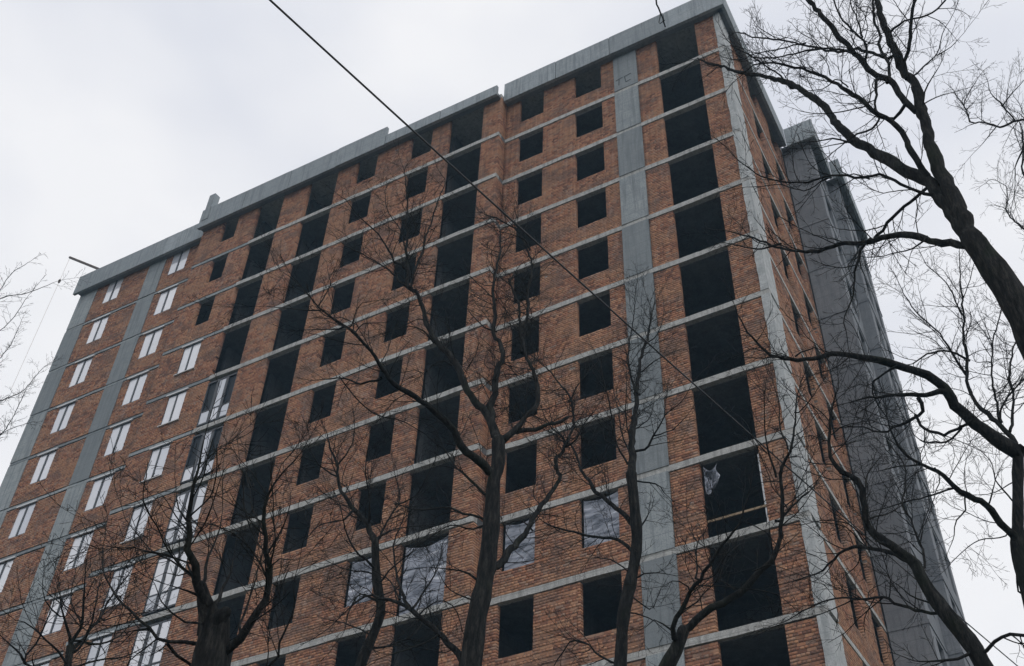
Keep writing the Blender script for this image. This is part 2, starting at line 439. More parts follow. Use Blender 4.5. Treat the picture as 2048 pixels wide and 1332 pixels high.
# grey rendered bays that step out behind the end wall
Y1, Y2, Y3, X1, X2 = 9.0, 12.2, 17.2, 2.985, 3.52
for k in range(1, NF+1):
    z0 = zf(k) if k < NF else 0; z1 = zf(k-1)
    o = rng.uniform(-0.006, 0.006)
    bpart('facade_panel', MB().box(XC+0.06, X1-0.002, Y1+o, Y1+0.2, z0+0.004, z1-0.004), GREYP)
    bpart('facade_panel', MB().box(X1, X2-0.002, Y2+o, Y2+0.2, z0+0.004, z1-0.004), GREYP)
    s1 = MB(); s2 = MB()
    for (yy0, yy1, xx, s, ops) in ((Y1, Y2, X1, s1, [(9.9, 11.2)]), (Y2, Y3, X2, s2, [(13.2, 14.4), (15.4, 16.4)])):
        ys = [yy0]
        for a, b in ops: ys += [a, b]
        ys.append(yy1)
        for i in range(0, len(ys)-1):
            if i % 2 == 0: s.box(xx-0.2, xx, ys[i]+(0.201 if i == 0 else 0), ys[i+1]-(0.0 if i < len(ys)-2 else 0.001), z0+0.02, z1-0.02)
            else: s.box(xx-0.2, xx, ys[i], ys[i+1], z0+0.02, z0+0.9); s.box(xx-0.2, xx, ys[i], ys[i+1], z1-0.25, z1-0.02)
    bpart('side_panel', s1, GREYP); bpart('side_panel', s2, GREYP)
    if k < NF:
        bpart('slab_edge', MB().box(XC+0.05, X1+0.035, Y1-0.03, Y1+3.0, zf(k)-0.10, zf(k)+0.03), GREYP)
        bpart('slab_edge', MB().box(X1+0.04, X2+0.035, Y2-0.03, Y3, zf(k)-0.10, zf(k)+0.03), GREYP)
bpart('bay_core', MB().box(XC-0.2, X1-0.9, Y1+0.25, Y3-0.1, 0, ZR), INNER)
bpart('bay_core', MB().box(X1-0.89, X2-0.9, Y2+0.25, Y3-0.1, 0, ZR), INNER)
bpart('bay_back_wall', MB().box(XC-0.2, X2, Y3-0.09, Y3, 0, ZR), GREYP)
bpart('roof_slab', MB().box(XC-0.2, X1, Y1+0.21, Y3-0.11, ZR+0.001, ZR+0.15).box(X1+0.001, X2, Y2+0.21, Y3-0.11, ZR+0.001, ZR+0.15), SLAB)

# overhanging parapet of precast panels
PB, PT, PO = 43.35, 44.75, 0.40
def run(x0, x1, yo, zb, zt, step=2.8):
    n = max(1, round((x1-x0)/step)); w = (x1-x0)/n
    for i in range(n):
        d = rng.uniform(-0.012, 0.012); dz = rng.uniform(-0.015, 0.015)
        bpart('parapet_panel', MB().box(x0+i*w+0.014, x0+(i+1)*w-0.014, yo+d, yo+0.15, zb+dz*0.4, zt+dz), PARAP)
run(-9.70, XC+PO, -PO, PB, PT)
run(-16.3, -9.75, YM-PO, PB, 44.05)
run(-28.55, -16.32, YM-PO, PB-0.02, 44.78)
run(-38.3, -28.6, -PO, PB-0.02, PT-0.02)
for xa, xb, yy, yw in ((-9.70, XC+PO-0.16, -PO+0.155, 0.0), (-28.5, -9.76, YM-PO+0.155, YM), (-38.1, -28.61, -PO+0.155, 0.0)):
    bpart('eaves_soffit', MB().box(xa, xb, yy, yw-0.003 if yw == 0 else yw-0.003, PB+0.06, PB+0.22), GREYP)
for a in ((XC+PO-0.15, XC+PO, -PO+0.16, Y1-PO-0.01), (X1+PO-0.15, X1+PO, Y1-PO+0.16, Y2-PO-0.01), (X2+PO-0.15, X2+PO, Y2-PO+0.16, Y3+0.1)):
    n = max(1, round((a[3]-a[2])/2.8)); w = (a[3]-a[2])/n
    for i in range(n): bpart('parapet_panel', MB().box(a[0], a[1], a[2]+i*w+0.008, a[2]+(i+1)*w-0.008, PB+rng.uniform(-0.01, 0.01), PT+rng.uniform(-0.015, 0.015)), PARAP)
    bpart('eaves_soffit', MB().box(a[0]-0.26, a[0]-0.004, a[2]+0.01, a[3]-0.02, PB+0.06, PB+0.22), GREYP)
bpart('parapet_panel', MB().box(XC+PO+0.01, X1+PO, Y1-PO, Y1-PO+0.15, PB, PT), PARAP)
bpart('parapet_panel', MB().box(X1+PO+0.01, X2+PO, Y2-PO, Y2-PO+0.15, PB, PT), PARAP)
bpart('eaves_soffit', MB().box(XC+0.06, X1+PO-0.16, Y1-PO+0.16, Y1-0.01, PB+0.05, PB+0.2), GREYP)
bpart('eaves_soffit', MB().box(X1+0.01, X2+PO-0.16, Y2-PO+0.16, Y2-0.01, PB+0.05, PB+0.2), GREYP)
bpart('rooftop_stub', MB().box(-28.35, -27.95, YM-PO-0.03, YM-PO+0.32, PT-0.9, PT+1.15), PARAP)

# white filmed windows
def window(x0, x1, z0, z1, y, cols, rows, openp=(), lintel=True, sill=True, wide=0.05, t=0.04):
    wr = bpart('window', MB().box(x0, x1, y+0.11, y+0.13, z0, z1), DBACK)  # near-black backing sheet, painted stand-in for the dark room behind open sashes
    fr = MB()
    fr.box(x0, x0+t, y+0.05, y+0.105, z0, z1); fr.box(x1-t, x1, y+0.05, y+0.105, z0, z1)
    fr.box(x0+t, x1-t, y+0.05, y+0.105, z1-t, z1); fr.box(x0+t, x1-t, y+0.05, y+0.105, z0, z0+t)
    for c in cols: fr.box(c-wide/2, c+wide/2, y+0.045, y+0.10, z0+t, z1-t)
    for r in rows: fr.box(x0+t, x1-t, y+0.047, y+0.098, r-0.03, r+0.03)
    bpart('frame', fr, FRAME, wr)
    xs = [x0+t]+[c for c in cols]+[x1-t]; zs = [z0+t]+list(rows)+[z1-t]
    for i in range(len(xs)-1):
        for j in range(len(zs)-1):
            a = xs[i]+(wide/2 if i else 0); b = xs[i+1]-(wide/2 if i < len(xs)-2 else 0)
            c = zs[j]+(0.03 if j else 0); d = zs[j+1]-(0.03 if j < len(zs)-2 else 0)
            if (i, j) in openp: continue
            pm = MB().box(a+0.004, b-0.004, y+0.07, y+0.085, c+0.004, d-0.004)
            tl, tz = rng.uniform(-0.012, 0.012), rng.uniform(-0.010, 0.010)      # sashes never sit quite true
            pm.v = [(px, py+(px-a)/(b-a)*tl+(pz-c)/(d-c)*tz, pz) for px, py, pz in pm.v]
            bpart('pane', pm, PANE, wr)
    if lintel: bpart('lintel', MB().box(x0-0.08, x1+0.06, y-0.035, y+0.04, z1+0.005, z1+0.085), METAL, wr)
    if sill: bpart('sill', MB().box(x0-0.03, x1+0.03, y-0.05, y+0.045, z0-0.045, z0-0.003), METAL, wr)
for k in range(1, 12):
    zt, z0 = zf(k-1), zf(k)
    for (x0, x1, kind) in SEC_L:
        if kind == 'winL':
            if k < 10: window(x0-0.05, x1+0.05, z0+1.12, zt-0.19, -0.045, [x0+(x1-x0)*0.5], [], wide=0.10, sill=False)
    for (x0, x1, kind) in SEC_M:
        if kind == 'winC' and k >= 4: window(x0-0.03, x1+0.06, z0+1.08, zt-0.2, YM-0.035, [x0+(x1-x0)*0.48], [], wide=0.08)
        if kind == 'glz' and k >= 5:
            w = x1-x0
            window(x0-0.02, x1+0.03, z0+0.24, zt-0.30, YM-0.035, [x0+w*0.36, x0+w*0.68], [z0+1.0], openp=((0, 1), (2, 1)) if k in (5, 6) else (), sill=False, lintel=False, wide=0.15, t=0.075)

# black mason's mark on the top lift of the column
mk = MB()
def stroke(x0, z0, x1, z1, w=0.05):
    d = Vector((x1-x0, 0, z1-z0)); n = Vector((-d.z, 0, d.x)).normalized()*w/2; b = len(mk.v)
    for y in (-0.0785, -0.070):
        for sx, px, pz in ((1, x0, z0), (1, x1, z1), (-1, x1, z1), (-1, x0, z0)): mk.v.append((px+n.x*sx, y, pz+n.z*sx))
    mk.f += [tuple(i+b for i in f) for f in BF]
stroke(-3.80, 41.55, -3.45, 41.62); stroke(-3.63, 41.58, -3.66, 41.12); stroke(-3.36, 41.62, -3.30, 41.15)
stroke(-3.36, 41.60, -3.02, 41.66); stroke(-3.30, 41.15, -3.05, 41.20)
bpart('painted_mark', mk, PAINT)

# ------------------------------------------------------------------ loose things on the building
def sheet(name, label, x0, x1, z0, z1, y, seed, torn=False, sag=1.0):
    r = random.Random(seed); n, mrow = 26, 30; v = []; f = []
    a = r.uniform(0, 6)
    for j in range(mrow+1):
        for i in range(n+1):
            s, q = i/n, j/mrow
            x = x0+(x1-x0)*s; z = z0+(z1-z0)*q
            w = 0.022*math.sin(14*q+9*s*(1.2-q)+a)+0.016*math.sin(31*q-17*s+2*a)+0.035*math.sin(3.1*s)*math.sin(3.1*q)
            if torn: x += -0.5*max(0, 0.5-q)*s+0.06*math.sin(9*q+a)*s; w *= 3
            edge = min(s, 1-s, q, 1-q)
            v.append((x, y+w*min(1, edge*8)+0.10, z-q*q*q*0.22*math.sin(math.pi*s)*sag-0.03*math.sin(7*s+a)*(1-q)*sag))
    for j in range(mrow):
        for i in range(n):
            p = j*(n+1)+i; f.append((p, p+1, p+n+2, p+n+1))
    cx, cz = (x0+x1)/2, z0
    o = mesh_obj(name, [(px-cx, py-y, pz-cz) for px, py, pz in v], f, FILM, None, True); o.location = (cx, y, cz)
    md = o.modifiers.new('thickness', 'SOLIDIFY'); md.thickness = 0.002
    return o
k = 9; zs, zt = zf(9)+1.0, zf(8)-0.17
tag(sheet('plastic_sheet', '', -5.90, -4.61, zs, zt-0.02, 0.0, 1, sag=0.5), 'taut grey plastic sheet closing the window beside the concrete column', 'plastic sheet', 'plastic sheets over openings')
tag(sheet('plastic_sheet', '', -8.87, -7.69, zs, zt-0.02, 0.0, 2, sag=0.6), 'creased plastic sheet in the window behind the forked trunk', 'plastic sheet', 'plastic sheets over openings')
tag(sheet('plastic_sheet', '', -12.52, -10.74, zf(9)+0.15, zt-0.1, YM, 3), 'wide sagging plastic sheet across a full height opening', 'plastic sheet', 'plastic sheets over openings')
tag(sheet('plastic_sheet', '', -14.79, -13.70, zs, zt-0.02, YM, 4, sag=0.5), 'leftmost bluish plastic sheet over a window behind twigs', 'plastic sheet', 'plastic sheets over openings')
tag(sheet('plastic_scrap', '', -1.62, -1.15, zf(9)+1.7, zf(8)-0.25, 0.0, 5, True), 'torn white scrap of plastic in the corner balcony opening', 'plastic scrap')
rail = empty('guard_rail', (-0.7, 0.05, zf(9)+0.7), 'thin timber guard rail across the balcony opening near the corner', 'rail')
mesh_obj('plank', *(lambda b: (b.v, b.f))(MB().box(-0.95, 0.97, -0.02, 0.02, -0.035, 0.035)), WOOD, rail)
mesh_obj('upright', *(lambda b: (b.v, b.f))(MB().box(0.90, 0.955, 0.021, 0.06, -0.56, 1.9)), METAL, rail)

def tube(path, radii, sides, rough=0.0):
    P = np.asarray(path, float); n = len(P); Rr = np.asarray(radii, float)
    T = np.gradient(P, axis=0); T /= np.linalg.norm(T, axis=1)[:, None]+1e-12
    ref = np.array([0.31, 0.77, 0.55]); 
    A = np.cross(T, ref); A /= np.linalg.norm(A, axis=1)[:, None]+1e-12; B = np.cross(T, A)
    an = np.arange(sides)*2*math.pi/sides
    RR = Rr[:, None]*np.ones((1, sides))
    if rough:                                       # bark ridges that run along the stem, with knots
        rg = np.random.default_rng(n*31+sides); ridge = rg.normal(0, rough, (max(2, n//5)+2, sides))
        q = np.linspace(0, len(ridge)-1.001, n); i0 = q.astype(int); fr = (q-i0)[:, None]
        RR = RR*(1+ridge[i0]*(1-fr)+ridge[i0+1]*fr+rg.normal(0, rough*0.45, (n, sides)))
    V = P[:, None, :]+RR[:, :, None]*(np.cos(an)[None, :, None]*A[:, None, :]+np.sin(an)[None, :, None]*B[:, None, :])
    idx = np.arange(n*sides).reshape(n, sides); nx = np.roll(idx, -1, axis=1)
    Fc = np.stack([idx[:-1], nx[:-1], nx[1:], idx[1:]], -1).reshape(-1, 4)
    return V.reshape(-1, 3), Fc
# roof hoist: a beam out over the far end with its rope
ho = empty('roof_hoist', (-38.0, 1.5, ZR+0.15), 'rusty hoist beam with hanging rope above the far roof corner', 'hoist')
HB_END = CAM + ray(140, 515)*((1.5-CAM[1])/ray(140, 515)[1]); HB_ST = CAM + ray(232, 552)*((1.5-CAM[1])/ray(232, 552)[1])
hl = np.array(ho.location)
V, Fc = tube([HB_ST-hl+np.array([0, 0, -0.3]), HB_ST-hl, HB_END-hl], [0.09]*3, 6); np_mesh('beam', V, Fc, STEEL, ho)
V, Fc = tube([HB_END-hl, HB_END-hl-np.array([0, 0, 4.0]), HB_END-hl-np.array([0, 0, 11.0])], [0.007]*3, 5); np_mesh('rope', V, Fc, WOOD, ho)
V, Fc = tube([HB_END-hl-np.array([0, 0, 2.0]), HB_END-hl-np.array([0, 0, 2.12]), HB_END-hl-np.array([0, 0, 2.3])], [0.04, 0.09, 0.05], 6); np_mesh('hook_block', V, Fc, STEEL, ho)
pp = hl-np.array([0, 0, 0]); V, Fc = tube([(HB_ST-hl)*np.array([1, 1, 0]), HB_ST-hl], [0.07, 0.07], 6); np_mesh('post', V, Fc, STEEL, ho)

# power cable overhead
def at_dist(u, v, s):
    r = ray(u, v); return CAM + r*s
ca, cb = at_dist(540, 0, 10.5), at_dist(2028, 1326, 21.0)
path = []
for i in range(81):
    s = -0.25+1.75*i/80
    p = ca+(cb-ca)*s; p = p - np.array([0, 0, 0.0])+np.array([0, 0, 0.55])*(s*s-s)
    path.append(p)
V, Fc = tube(path, [0.012]*81, 8)
org = path[0]; cbl = np_mesh('power_cable', V-org, Fc, CABLE, None); cbl.location = org
tag(cbl, 'black overhead cable crossing the whole view diagonally', 'cable')
#TREES#
# ------------------------------------------------------------------ bare winter trees
# every limb is given as image-plane bearings (px of a 2048-wide view) that are turned into bearings from the
# viewpoint and set at the tree's own distance; limbs then swing in front of and behind that distance
def limb(s, w0, w1):
    n = [int(a) for a in s.replace(',', ' ').split()]
    return (list(zip(n[::2], n[1::2])), w0, w1)
TREES = []
def T(name, label, D, ref, trunk, limbs, tw=1.0, fine=1.0): TREES.append((name, label, D, ref, trunk, limbs, tw, fine))
T('bare_tree', 'big leaning tree at upper right whose limbs reach over the roof corner', 9.0, (1982, 530),
  limb('2048,640 2031,606 1982,530 1943,476', 62, 46), [
  limb('1943,476 1919,404 1895,356 1877,325 1853,271 1835,220 1820,168 1796,135 1781,84 1766,39 1754,0 1746,-50', 38, 9),
  limb('1943,476 1889,410 1859,364 1835,352 1772,310 1712,280 1670,241 1630,207 1588,177 1564,171 1519,156 1471,144 1432,129 1395,117', 36, 3),
  limb('1859,364 1847,340 1820,301 1805,268 1781,238 1757,226 1733,201 1697,174 1649,147 1600,132 1552,126 1507,129', 16, 3),
  limb('1835,225 1823,223 1802,195 1778,168 1751,153 1733,132 1703,99 1661,57 1636,27 1618,0 1600,-35', 14, 9),
  limb('1814,158 1812,140 1814,120 1823,81 1821,39 1826,0 1832,-40', 9, 6),
  limb('1779,66 1808,45 1853,30 1883,9 1892,0 1905,-25', 5, 3),
  limb('1783,117 1748,104 1712,98 1661,96 1612,86 1576,80 1516,74 1477,63', 7, 2.5),
  limb('1703,108 1679,104 1649,99 1624,102 1588,110 1546,117 1504,114', 5, 2.5),
  limb('1612,86 1591,87 1546,98 1513,105 1490,118', 3.5, 2),
  limb('1588,177 1564,153 1531,129 1507,113 1470,95', 5, 2),
  limb('1775,165 1772,138 1757,93 1754,60 1745,39 1742,0 1738,-30', 7, 4),
  limb('1733,132 1733,90 1724,75 1703,54 1685,36 1667,0', 6, 3),
  limb('1724,75 1718,39 1703,6 1700,-20', 4, 2),
  limb('1754,160 1754,168 1752,220 1760,241 1748,262 1715,269 1690,285', 7, 3),
  limb('1806,212 1790,232 1770,236', 7, 6),
  limb('1712,280 1697,283 1673,277 1634,283', 5, 2), limb('1697,283 1670,290 1643,295', 3, 1.5),
  limb('1870,392 1835,388 1793,370 1757,358 1733,358 1691,355 1643,358 1609,365 1558,361 1519,349 1492,331 1471,316', 8, 2),
  limb('1740,358 1709,346 1691,352', 4, 2), limb('1650,358 1625,376 1603,382 1564,371 1501,374', 3, 1.5),
  limb('1862,370 1820,404 1784,437 1769,461 1748,476', 8, 6),
  limb('1930,492 1919,488 1877,479 1832,464 1787,464 1748,476 1718,479 1673,481 1643,493 1600,493 1561,487 1516,473 1480,466 1450,461', 18, 2),
  limb('1561,487 1528,497 1498,496 1444,485', 5, 1.5),
  limb('1739,482 1724,509 1712,555 1706,591 1688,636 1691,660', 7, 2), limb('1722,512 1697,527 1707,557', 2.5, 1.5),
  limb('1849,472 1847,482 1820,499 1790,506', 4, 2.5), limb('1769,449 1733,458 1679,458', 3, 1.5),
  limb('1838,215 1847,207 1880,193 1913,183', 3, 1.5), limb('1820,156 1850,130 1874,111 1886,66 1900,40', 4, 1.5), limb('1874,111 1900,95 1915,80', 2.5, 1.2),
  limb('1845,210 1850,180 1868,150 1880,130', 4, 1.5),
  limb('1602,-32 1450,-70 1340,-45 1314,0 1321,26 1331,53', 6, 3), limb('1321,26 1318,48 1330,40', 2.2, 1.5),
  limb('1740,210 1690,222 1640,228 1600,222', 3, 1.5), limb('1697,174 1670,160 1650,176 1615,182', 3, 1.5), limb('1660,150 1653,125 1640,108', 2.5, 1.2)], 1.0)
T('bare_tree', 'tree cut by the right edge whose arched limb crosses the grey bay', 13.0, (2036, 1037),
  limb('2056,1190 2048,1157 2037,1100 2036,1037 2036,932 2037,900', 30, 20), [
  limb('2039,904 1997,879 1949,842 1913,812 1883,773 1862,755 1808,734 1763,722 1709,713 1658,710 1618,716 1582,715 1546,704 1516,683 1495,662 1477,630', 30, 2),
  limb('1590,713 1627,695 1642,700', 4, 2), limb('1570,712 1530,716 1486,715', 3.5, 1.5),
  limb('2031,885 2003,845 1955,806 1937,764 1940,710 1938,680 1931,636 1922,555 1919,518', 12, 2),
  limb('1940,755 1901,707 1877,666 1835,630 1808,591 1795,560', 6, 1.5), limb('1939,722 1916,710 1889,703 1853,710 1826,728', 5, 3),
  limb('1932,640 1913,612 1892,567 1853,530', 4, 1.5), limb('1925,600 1940,560 1950,520', 2.5, 1.2),
  limb('2003,845 1991,800 1982,749 1985,695 2003,621 2005,590', 6, 2), limb('2021,865 2027,800 2021,749 2027,695 2030,675 2036,630', 7, 2.5),
  limb('2003,840 2009,806 2048,758 2080,720', 5, 3), limb('1985,700 1975,660 1960,630', 2.5, 1.2),
  limb('1886,785 1859,791 1808,794 1745,797 1700,805', 13, 2), limb('1835,794 1844,818 1826,833 1799,849 1769,864 1727,855 1688,855', 9, 2),
  limb('1835,832 1850,855 1892,865 1931,849 1945,840', 7, 6), limb('1925,850 1901,879 1853,885 1840,880', 5, 3),
  limb('1795,730 1763,749 1745,770 1752,800 1770,830', 6, 2.5), limb('1700,713 1670,735 1630,748', 3, 1.5),
  limb('2034,1078 2003,1046 1976,1013 1928,986 1907,968 1883,941 1853,932 1823,912 1793,876 1778,850', 18, 3),
  limb('1846,929 1802,933 1757,942', 4, 1.5), limb('1910,975 1865,990 1808,1005 1733,1026', 5, 1.5), limb('1928,988 1931,1019 1913,1040 1908,1070', 4, 2),
  limb('2010,1072 1955,1082 1904,1124', 3, 1.5), limb('2036,1140 2037,1182 2056,1195', 5, 4), limb('1976,1013 1985,980 1990,960', 4, 2),
  limb('2034,1010 1995,965 1985,930 1960,900', 4, 1.5), limb('1870,935 1880,960 1872,980', 3, 2), limb('2034,960 1990,985 1960,990', 3, 1.5)], 1.4)
T('bare_tree', 'thick dark tree slanting up from the lower right corner', 10.0, (1901, 1236),
  limb('1985,1365 1967,1332 1943,1287 1901,1236 1853,1173 1832,1130', 40, 24), [
  limb('1832,1130 1799,1100 1748,1064 1733,1031 1730,986 1727,966 1688,939 1667,906 1662,861 1664,809', 22, 4),
  limb('1832,1128 1793,1109 1748,1100 1721,1094 1691,1103 1664,1121 1643,1143 1625,1149 1591,1161', 12, 2),
  limb('1877,1225 1853,1221 1823,1212 1793,1200 1769,1192 1718,1194 1667,1194 1628,1209 1567,1245', 8, 2), limb('1712,1196 1643,1227 1558,1250', 3, 1.5),
  limb('1877,1212 1826,1194 1796,1170', 5, 2), limb('1850,1137 1847,1100 1832,1061 1805,1010 1808,977 1809,932 1778,885', 6, 2),
  limb('1967,1302 1991,1281 2022,1269 2060,1272', 8, 7), limb('1940,1300 1928,1311 1883,1323 1838,1323', 8, 3),
  limb('1733,1094 1688,1052 1625,1043', 3, 1.5), limb('1735,1098 1700,1050 1650,1040 1600,1050', 3, 1.5), limb('1730,990 1735,950 1760,915', 4, 1.5),
  limb('1662,870 1690,850 1720,845', 3, 1.5), limb('1733,1040 1790,1020 1810,1000', 4, 1.5)], 1.5)
T('bare_tree', 'tall forked tree in front of the middle of the facade', 11.0, (972, 1142),
  limb('932,1400 942,1332 951,1251 972,1142 984,1022 987,962 996,931 996,880', 52, 24), [
  limb('996,880 993,826 999,765 1005,735 1014,711 1008,681 993,663 993,600 993,551 1003,509 1000,460', 18, 2),
  limb('993,663 966,651 936,618', 4, 1.5), limb('993,600 975,585 940,552', 3, 1.5),
  limb('999,880 1026,865 1050,838 1071,810 1071,768 1056,732 1038,699 1032,645 1035,611 1020,570 1030,545', 13, 3),
  limb('1045,705 1059,640 1062,596 1066,540 1068,515 1050,485 1020,450 975,430', 8, 2.5), limb('1060,500 1048,478 1010,465', 4, 1.5),
  limb('1000,884 1041,861 1077,855 1116,847 1135,835', 13, 6),
  limb('996,885 969,841 936,792 918,756 903,726 870,687 855,654 848,618 831,587 816,575 813,539 811,490 814,415 810,349', 19, 2),
  limb('820,575 831,521 852,472 870,415 891,364 880,345', 6, 1.5), limb('813,540 789,518 765,478 723,436 692,400', 5, 1.5), limb('816,575 783,548 756,530 723,509 690,490', 5, 1.5),
  limb('868,686 846,663 819,654 790,660', 4, 1.5), limb('812,500 800,460 775,420 770,380', 3, 1.2), limb('905,730 880,720 850,745 830,740', 4, 1.5),
  limb('981,946 945,916 918,889 897,856 870,829 840,805 795,780 768,762 753,738 741,714 711,669 680,648 656,630 629,606 618,590', 19, 2.5),
  limb('752,760 717,767 692,756 647,758', 6, 2), limb('690,657 650,659 611,660', 4, 1.5), limb('711,665 729,648 771,645', 3, 1.5), limb('645,621 620,621 530,612', 3.5, 1.2),
  limb('677,750 711,793 741,820 765,832 800,840 850,868', 3, 2), limb('640,610 660,570 655,540', 3, 1.2), limb('700,660 720,610 760,600', 3, 1.2), limb('618,592 590,560 560,540', 2.5, 1.2),
  limb('960,985 957,976 933,952 900,916 879,877', 7, 2), limb('970,1036 930,1022 900,1013 831,1019 790,1005', 7, 1.5), limb('955,1158 921,1140 888,1137', 6, 2.5),
  limb('985,1145 1029,1103 1065,1061 1090,1013 1114,983 1123,962 1117,932 1113,915 1128,896 1141,846 1141,801 1117,765 1096,741 1072,718', 16, 2),
  limb('1141,801 1156,771 1175,745', 4, 1.5), limb('1065,1061 1040,1040 1010,1050', 4, 1.5), limb('1130,880 1100,850 1080,810', 4, 1.5), limb('1128,896 1150,880 1165,850 1190,820', 5, 1.5),
  limb('930,1345 921,1311 891,1278 861,1251 831,1224 801,1203 762,1194 735,1188 700,1215', 18, 3),
  limb('819,1212 801,1173 789,1127 789,1082 805,1040', 7, 2), limb('825,1215 861,1167 882,1112', 5, 2), limb('840,1225 880,1200 905,1210 920,1240', 4, 2), limb('800,1200 780,1160 730,1130', 4, 1.5),
  limb('980,1050 940,1060 900,1050 860,1075', 5, 1.5), limb('945,1200 900,1180 880,1150', 4, 1.5), limb('880,1270 840,1290 780,1310', 5, 2)], 2.2)
T('bare_tree', 'slim upright tree standing before the concrete column', 13.0, (1262, 1158),
  limb('1236,1380 1241,1332 1247,1233 1262,1158 1274,1082 1268,1007 1262,947', 28, 21), [
  limb('1262,947 1264,891 1273,840 1280,801 1280,756 1285,711 1294,668 1303,629 1310,600', 18, 1.5),
  limb('1276,792 1264,747 1258,711 1264,650 1268,600 1275,560', 5, 1.2), limb('1264,905 1294,897 1306,870 1327,837 1330,807', 6, 2), limb('1290,690 1312,670 1325,640', 3, 1.2),
  limb('1258,930 1231,876 1219,816 1201,726', 5, 1.5), limb('1262,920 1240,860 1235,820 1225,770', 4, 1.5), limb('1282,745 1310,720 1345,705', 3, 1.2), limb('1260,900 1250,830 1253,770', 4, 1.5),
  limb('1266,1054 1232,1025 1208,1004 1186,983 1162,944 1150,896 1120,880', 12, 3), limb('1262,1100 1229,1079 1186,1073 1129,1061 1087,1043', 9, 2.5),
  limb('1245,1335 1223,1323 1192,1308 1177,1290 1141,1281 1115,1320', 5, 2.5), limb('1268,962 1316,968 1328,985', 4, 2), limb('1262,1160 1300,1145 1345,1150', 4, 1.5),
  limb('1275,1060 1290,1045 1295,1032', 4, 3), limb('1258,1190 1300,1220 1320,1180', 4, 1.5), limb('1252,1225 1290,1230 1330,1260', 4, 1.5), limb('1262,1150 1225,1120 1190,1115', 4, 1.5),
  limb('1305,872 1345,860 1375,830', 3, 1.2), limb('1270,860 1300,835 1308,800', 3, 1.2), limb('1330,830 1365,800 1380,775', 2.5, 1.2)], 2.2)
T('bare_tree', 'forked tree leaning right below the corner balconies', 10.0, (1355, 1293),
  limb('1315,1385 1334,1332 1355,1293 1367,1260', 32, 24), [
  limb('1350,1285 1343,1272 1355,1227 1379,1182 1415,1139 1445,1094 1463,1073 1481,1043 1490,1010', 14, 3),
  limb('1367,1262 1400,1224 1433,1203 1469,1179 1505,1142 1535,1106 1550,1058 1553,1000 1552,951 1576,897 1588,836 1594,794', 19, 2.5),
  limb('1552,955 1534,906 1528,830 1530,780', 5, 1.5), limb('1551,1050 1558,1040 1597,1001 1615,986', 6, 3.5), limb('1392,1165 1394,1152 1394,1091', 5, 3),
  limb('1385,1178 1350,1160 1330,1170', 4, 1.5), limb('1500,1145 1540,1130 1575,1140', 4, 1.5), limb('1440,1100 1400,1090 1380,1060', 3, 1.5), limb('1345,1262 1310,1240 1290,1255', 4, 1.5),
  limb('1576,897 1560,860 1555,800 1545,760', 4, 1.5), limb('1470,1175 1440,1160 1450,1120', 4, 1.5), limb('1590,830 1620,800 1640,770', 3, 1.2), limb('1530,900 1505,870 1495,850', 3, 1.2)], 1.6)
T('bare_tree', 'stout trunk at bottom left with thin upright branches', 7.0, (427, 1278),
  limb('410,1420 421,1332 427,1278 430,1240', 94, 58), [
  limb('430,1262 428,1235 418,1210 408,1185 400,1165', 58, 18), limb('430,1265 440,1240 452,1222', 50, 22),
  limb('418,1215 403,1188 388,1143 373,1097 373,1037 388,977 400,932 408,880', 22, 2), limb('402,1180 403,1143 415,1112 436,1067 445,1020', 8, 1.5),
  limb('398,1185 391,1165 379,1127 331,1112 271,1100', 6, 1.5), limb('390,1160 349,1127 301,1100 250,1037', 5, 1.5), limb('402,1195 370,1176 345,1172', 7, 2),
  limb('405,1290 385,1284 334,1290 301,1260 271,1230 235,1188 208,1137 206,1090', 10, 2), limb('334,1290 376,1326 400,1345', 6, 6), limb('373,1040 355,1010 352,970', 4, 1.5),
  limb('440,1300 469,1287 493,1251 523,1203 532,1161 529,1112 526,1052 535,992 565,947 590,920', 22, 2), limb('480,1265 493,1218 511,1158 525,1105', 6, 2), limb('531,1140 565,1115 590,1120', 4, 1.5), limb('528,1110 565,1058 580,1010', 4, 1.5),
  limb('455,1350 520,1340 556,1311 556,1272 571,1257 589,1203 586,1170', 10, 2), limb('300,1258 270,1260 240,1290', 4, 1.5), limb('410,1250 360,1240 320,1200 310,1170', 7, 1.5),
  limb('430,1215 445,1180 460,1150 470,1100', 9, 1.5), limb('375,1060 340,1040 320,1010', 3, 1.2), limb('527,1060 505,1020 500,980', 4, 1.5), limb('388,1143 360,1150 330,1145', 4, 1.5)], 2.2)
T('bare_tree', 'twiggy tree rising left of the forked trunk', 12.5, (750, 1260),
  limb('700,1400 729,1308 750,1260 762,1218 753,1158 750,1082', 24, 15), [
  limb('750,1082 735,1052 704,1022 680,983 672,931 660,900 655,870', 14, 2), limb('704,1022 690,1040 640,1050 610,1080', 5, 1.5), limb('750,1100 770,1050 800,1000 790,950', 6, 1.5),
  limb('752,1140 720,1110 690,1060 680,1010', 6, 1.5), limb('735,1052 740,1000 730,950 735,900', 5, 1.5), limb('760,1205 720,1190 700,1220 690,1260', 5, 1.5), limb('755,1170 790,1130 830,1100', 5, 1.5),
  limb('672,931 700,900 710,860', 4, 1.5), limb('676,955 640,930 615,890', 4, 1.5), limb('745,1270 700,1250 660,1240', 4, 1.5), limb('752,1150 700,1140 650,1120', 4, 1.5), limb('735,1300 780,1290 830,1270 850,1230', 6, 2),
  limb('790,1010 830,990 860,940', 4, 1.5), limb('750,1080 790,1060 850,1050', 4, 1.5)], 3.0)
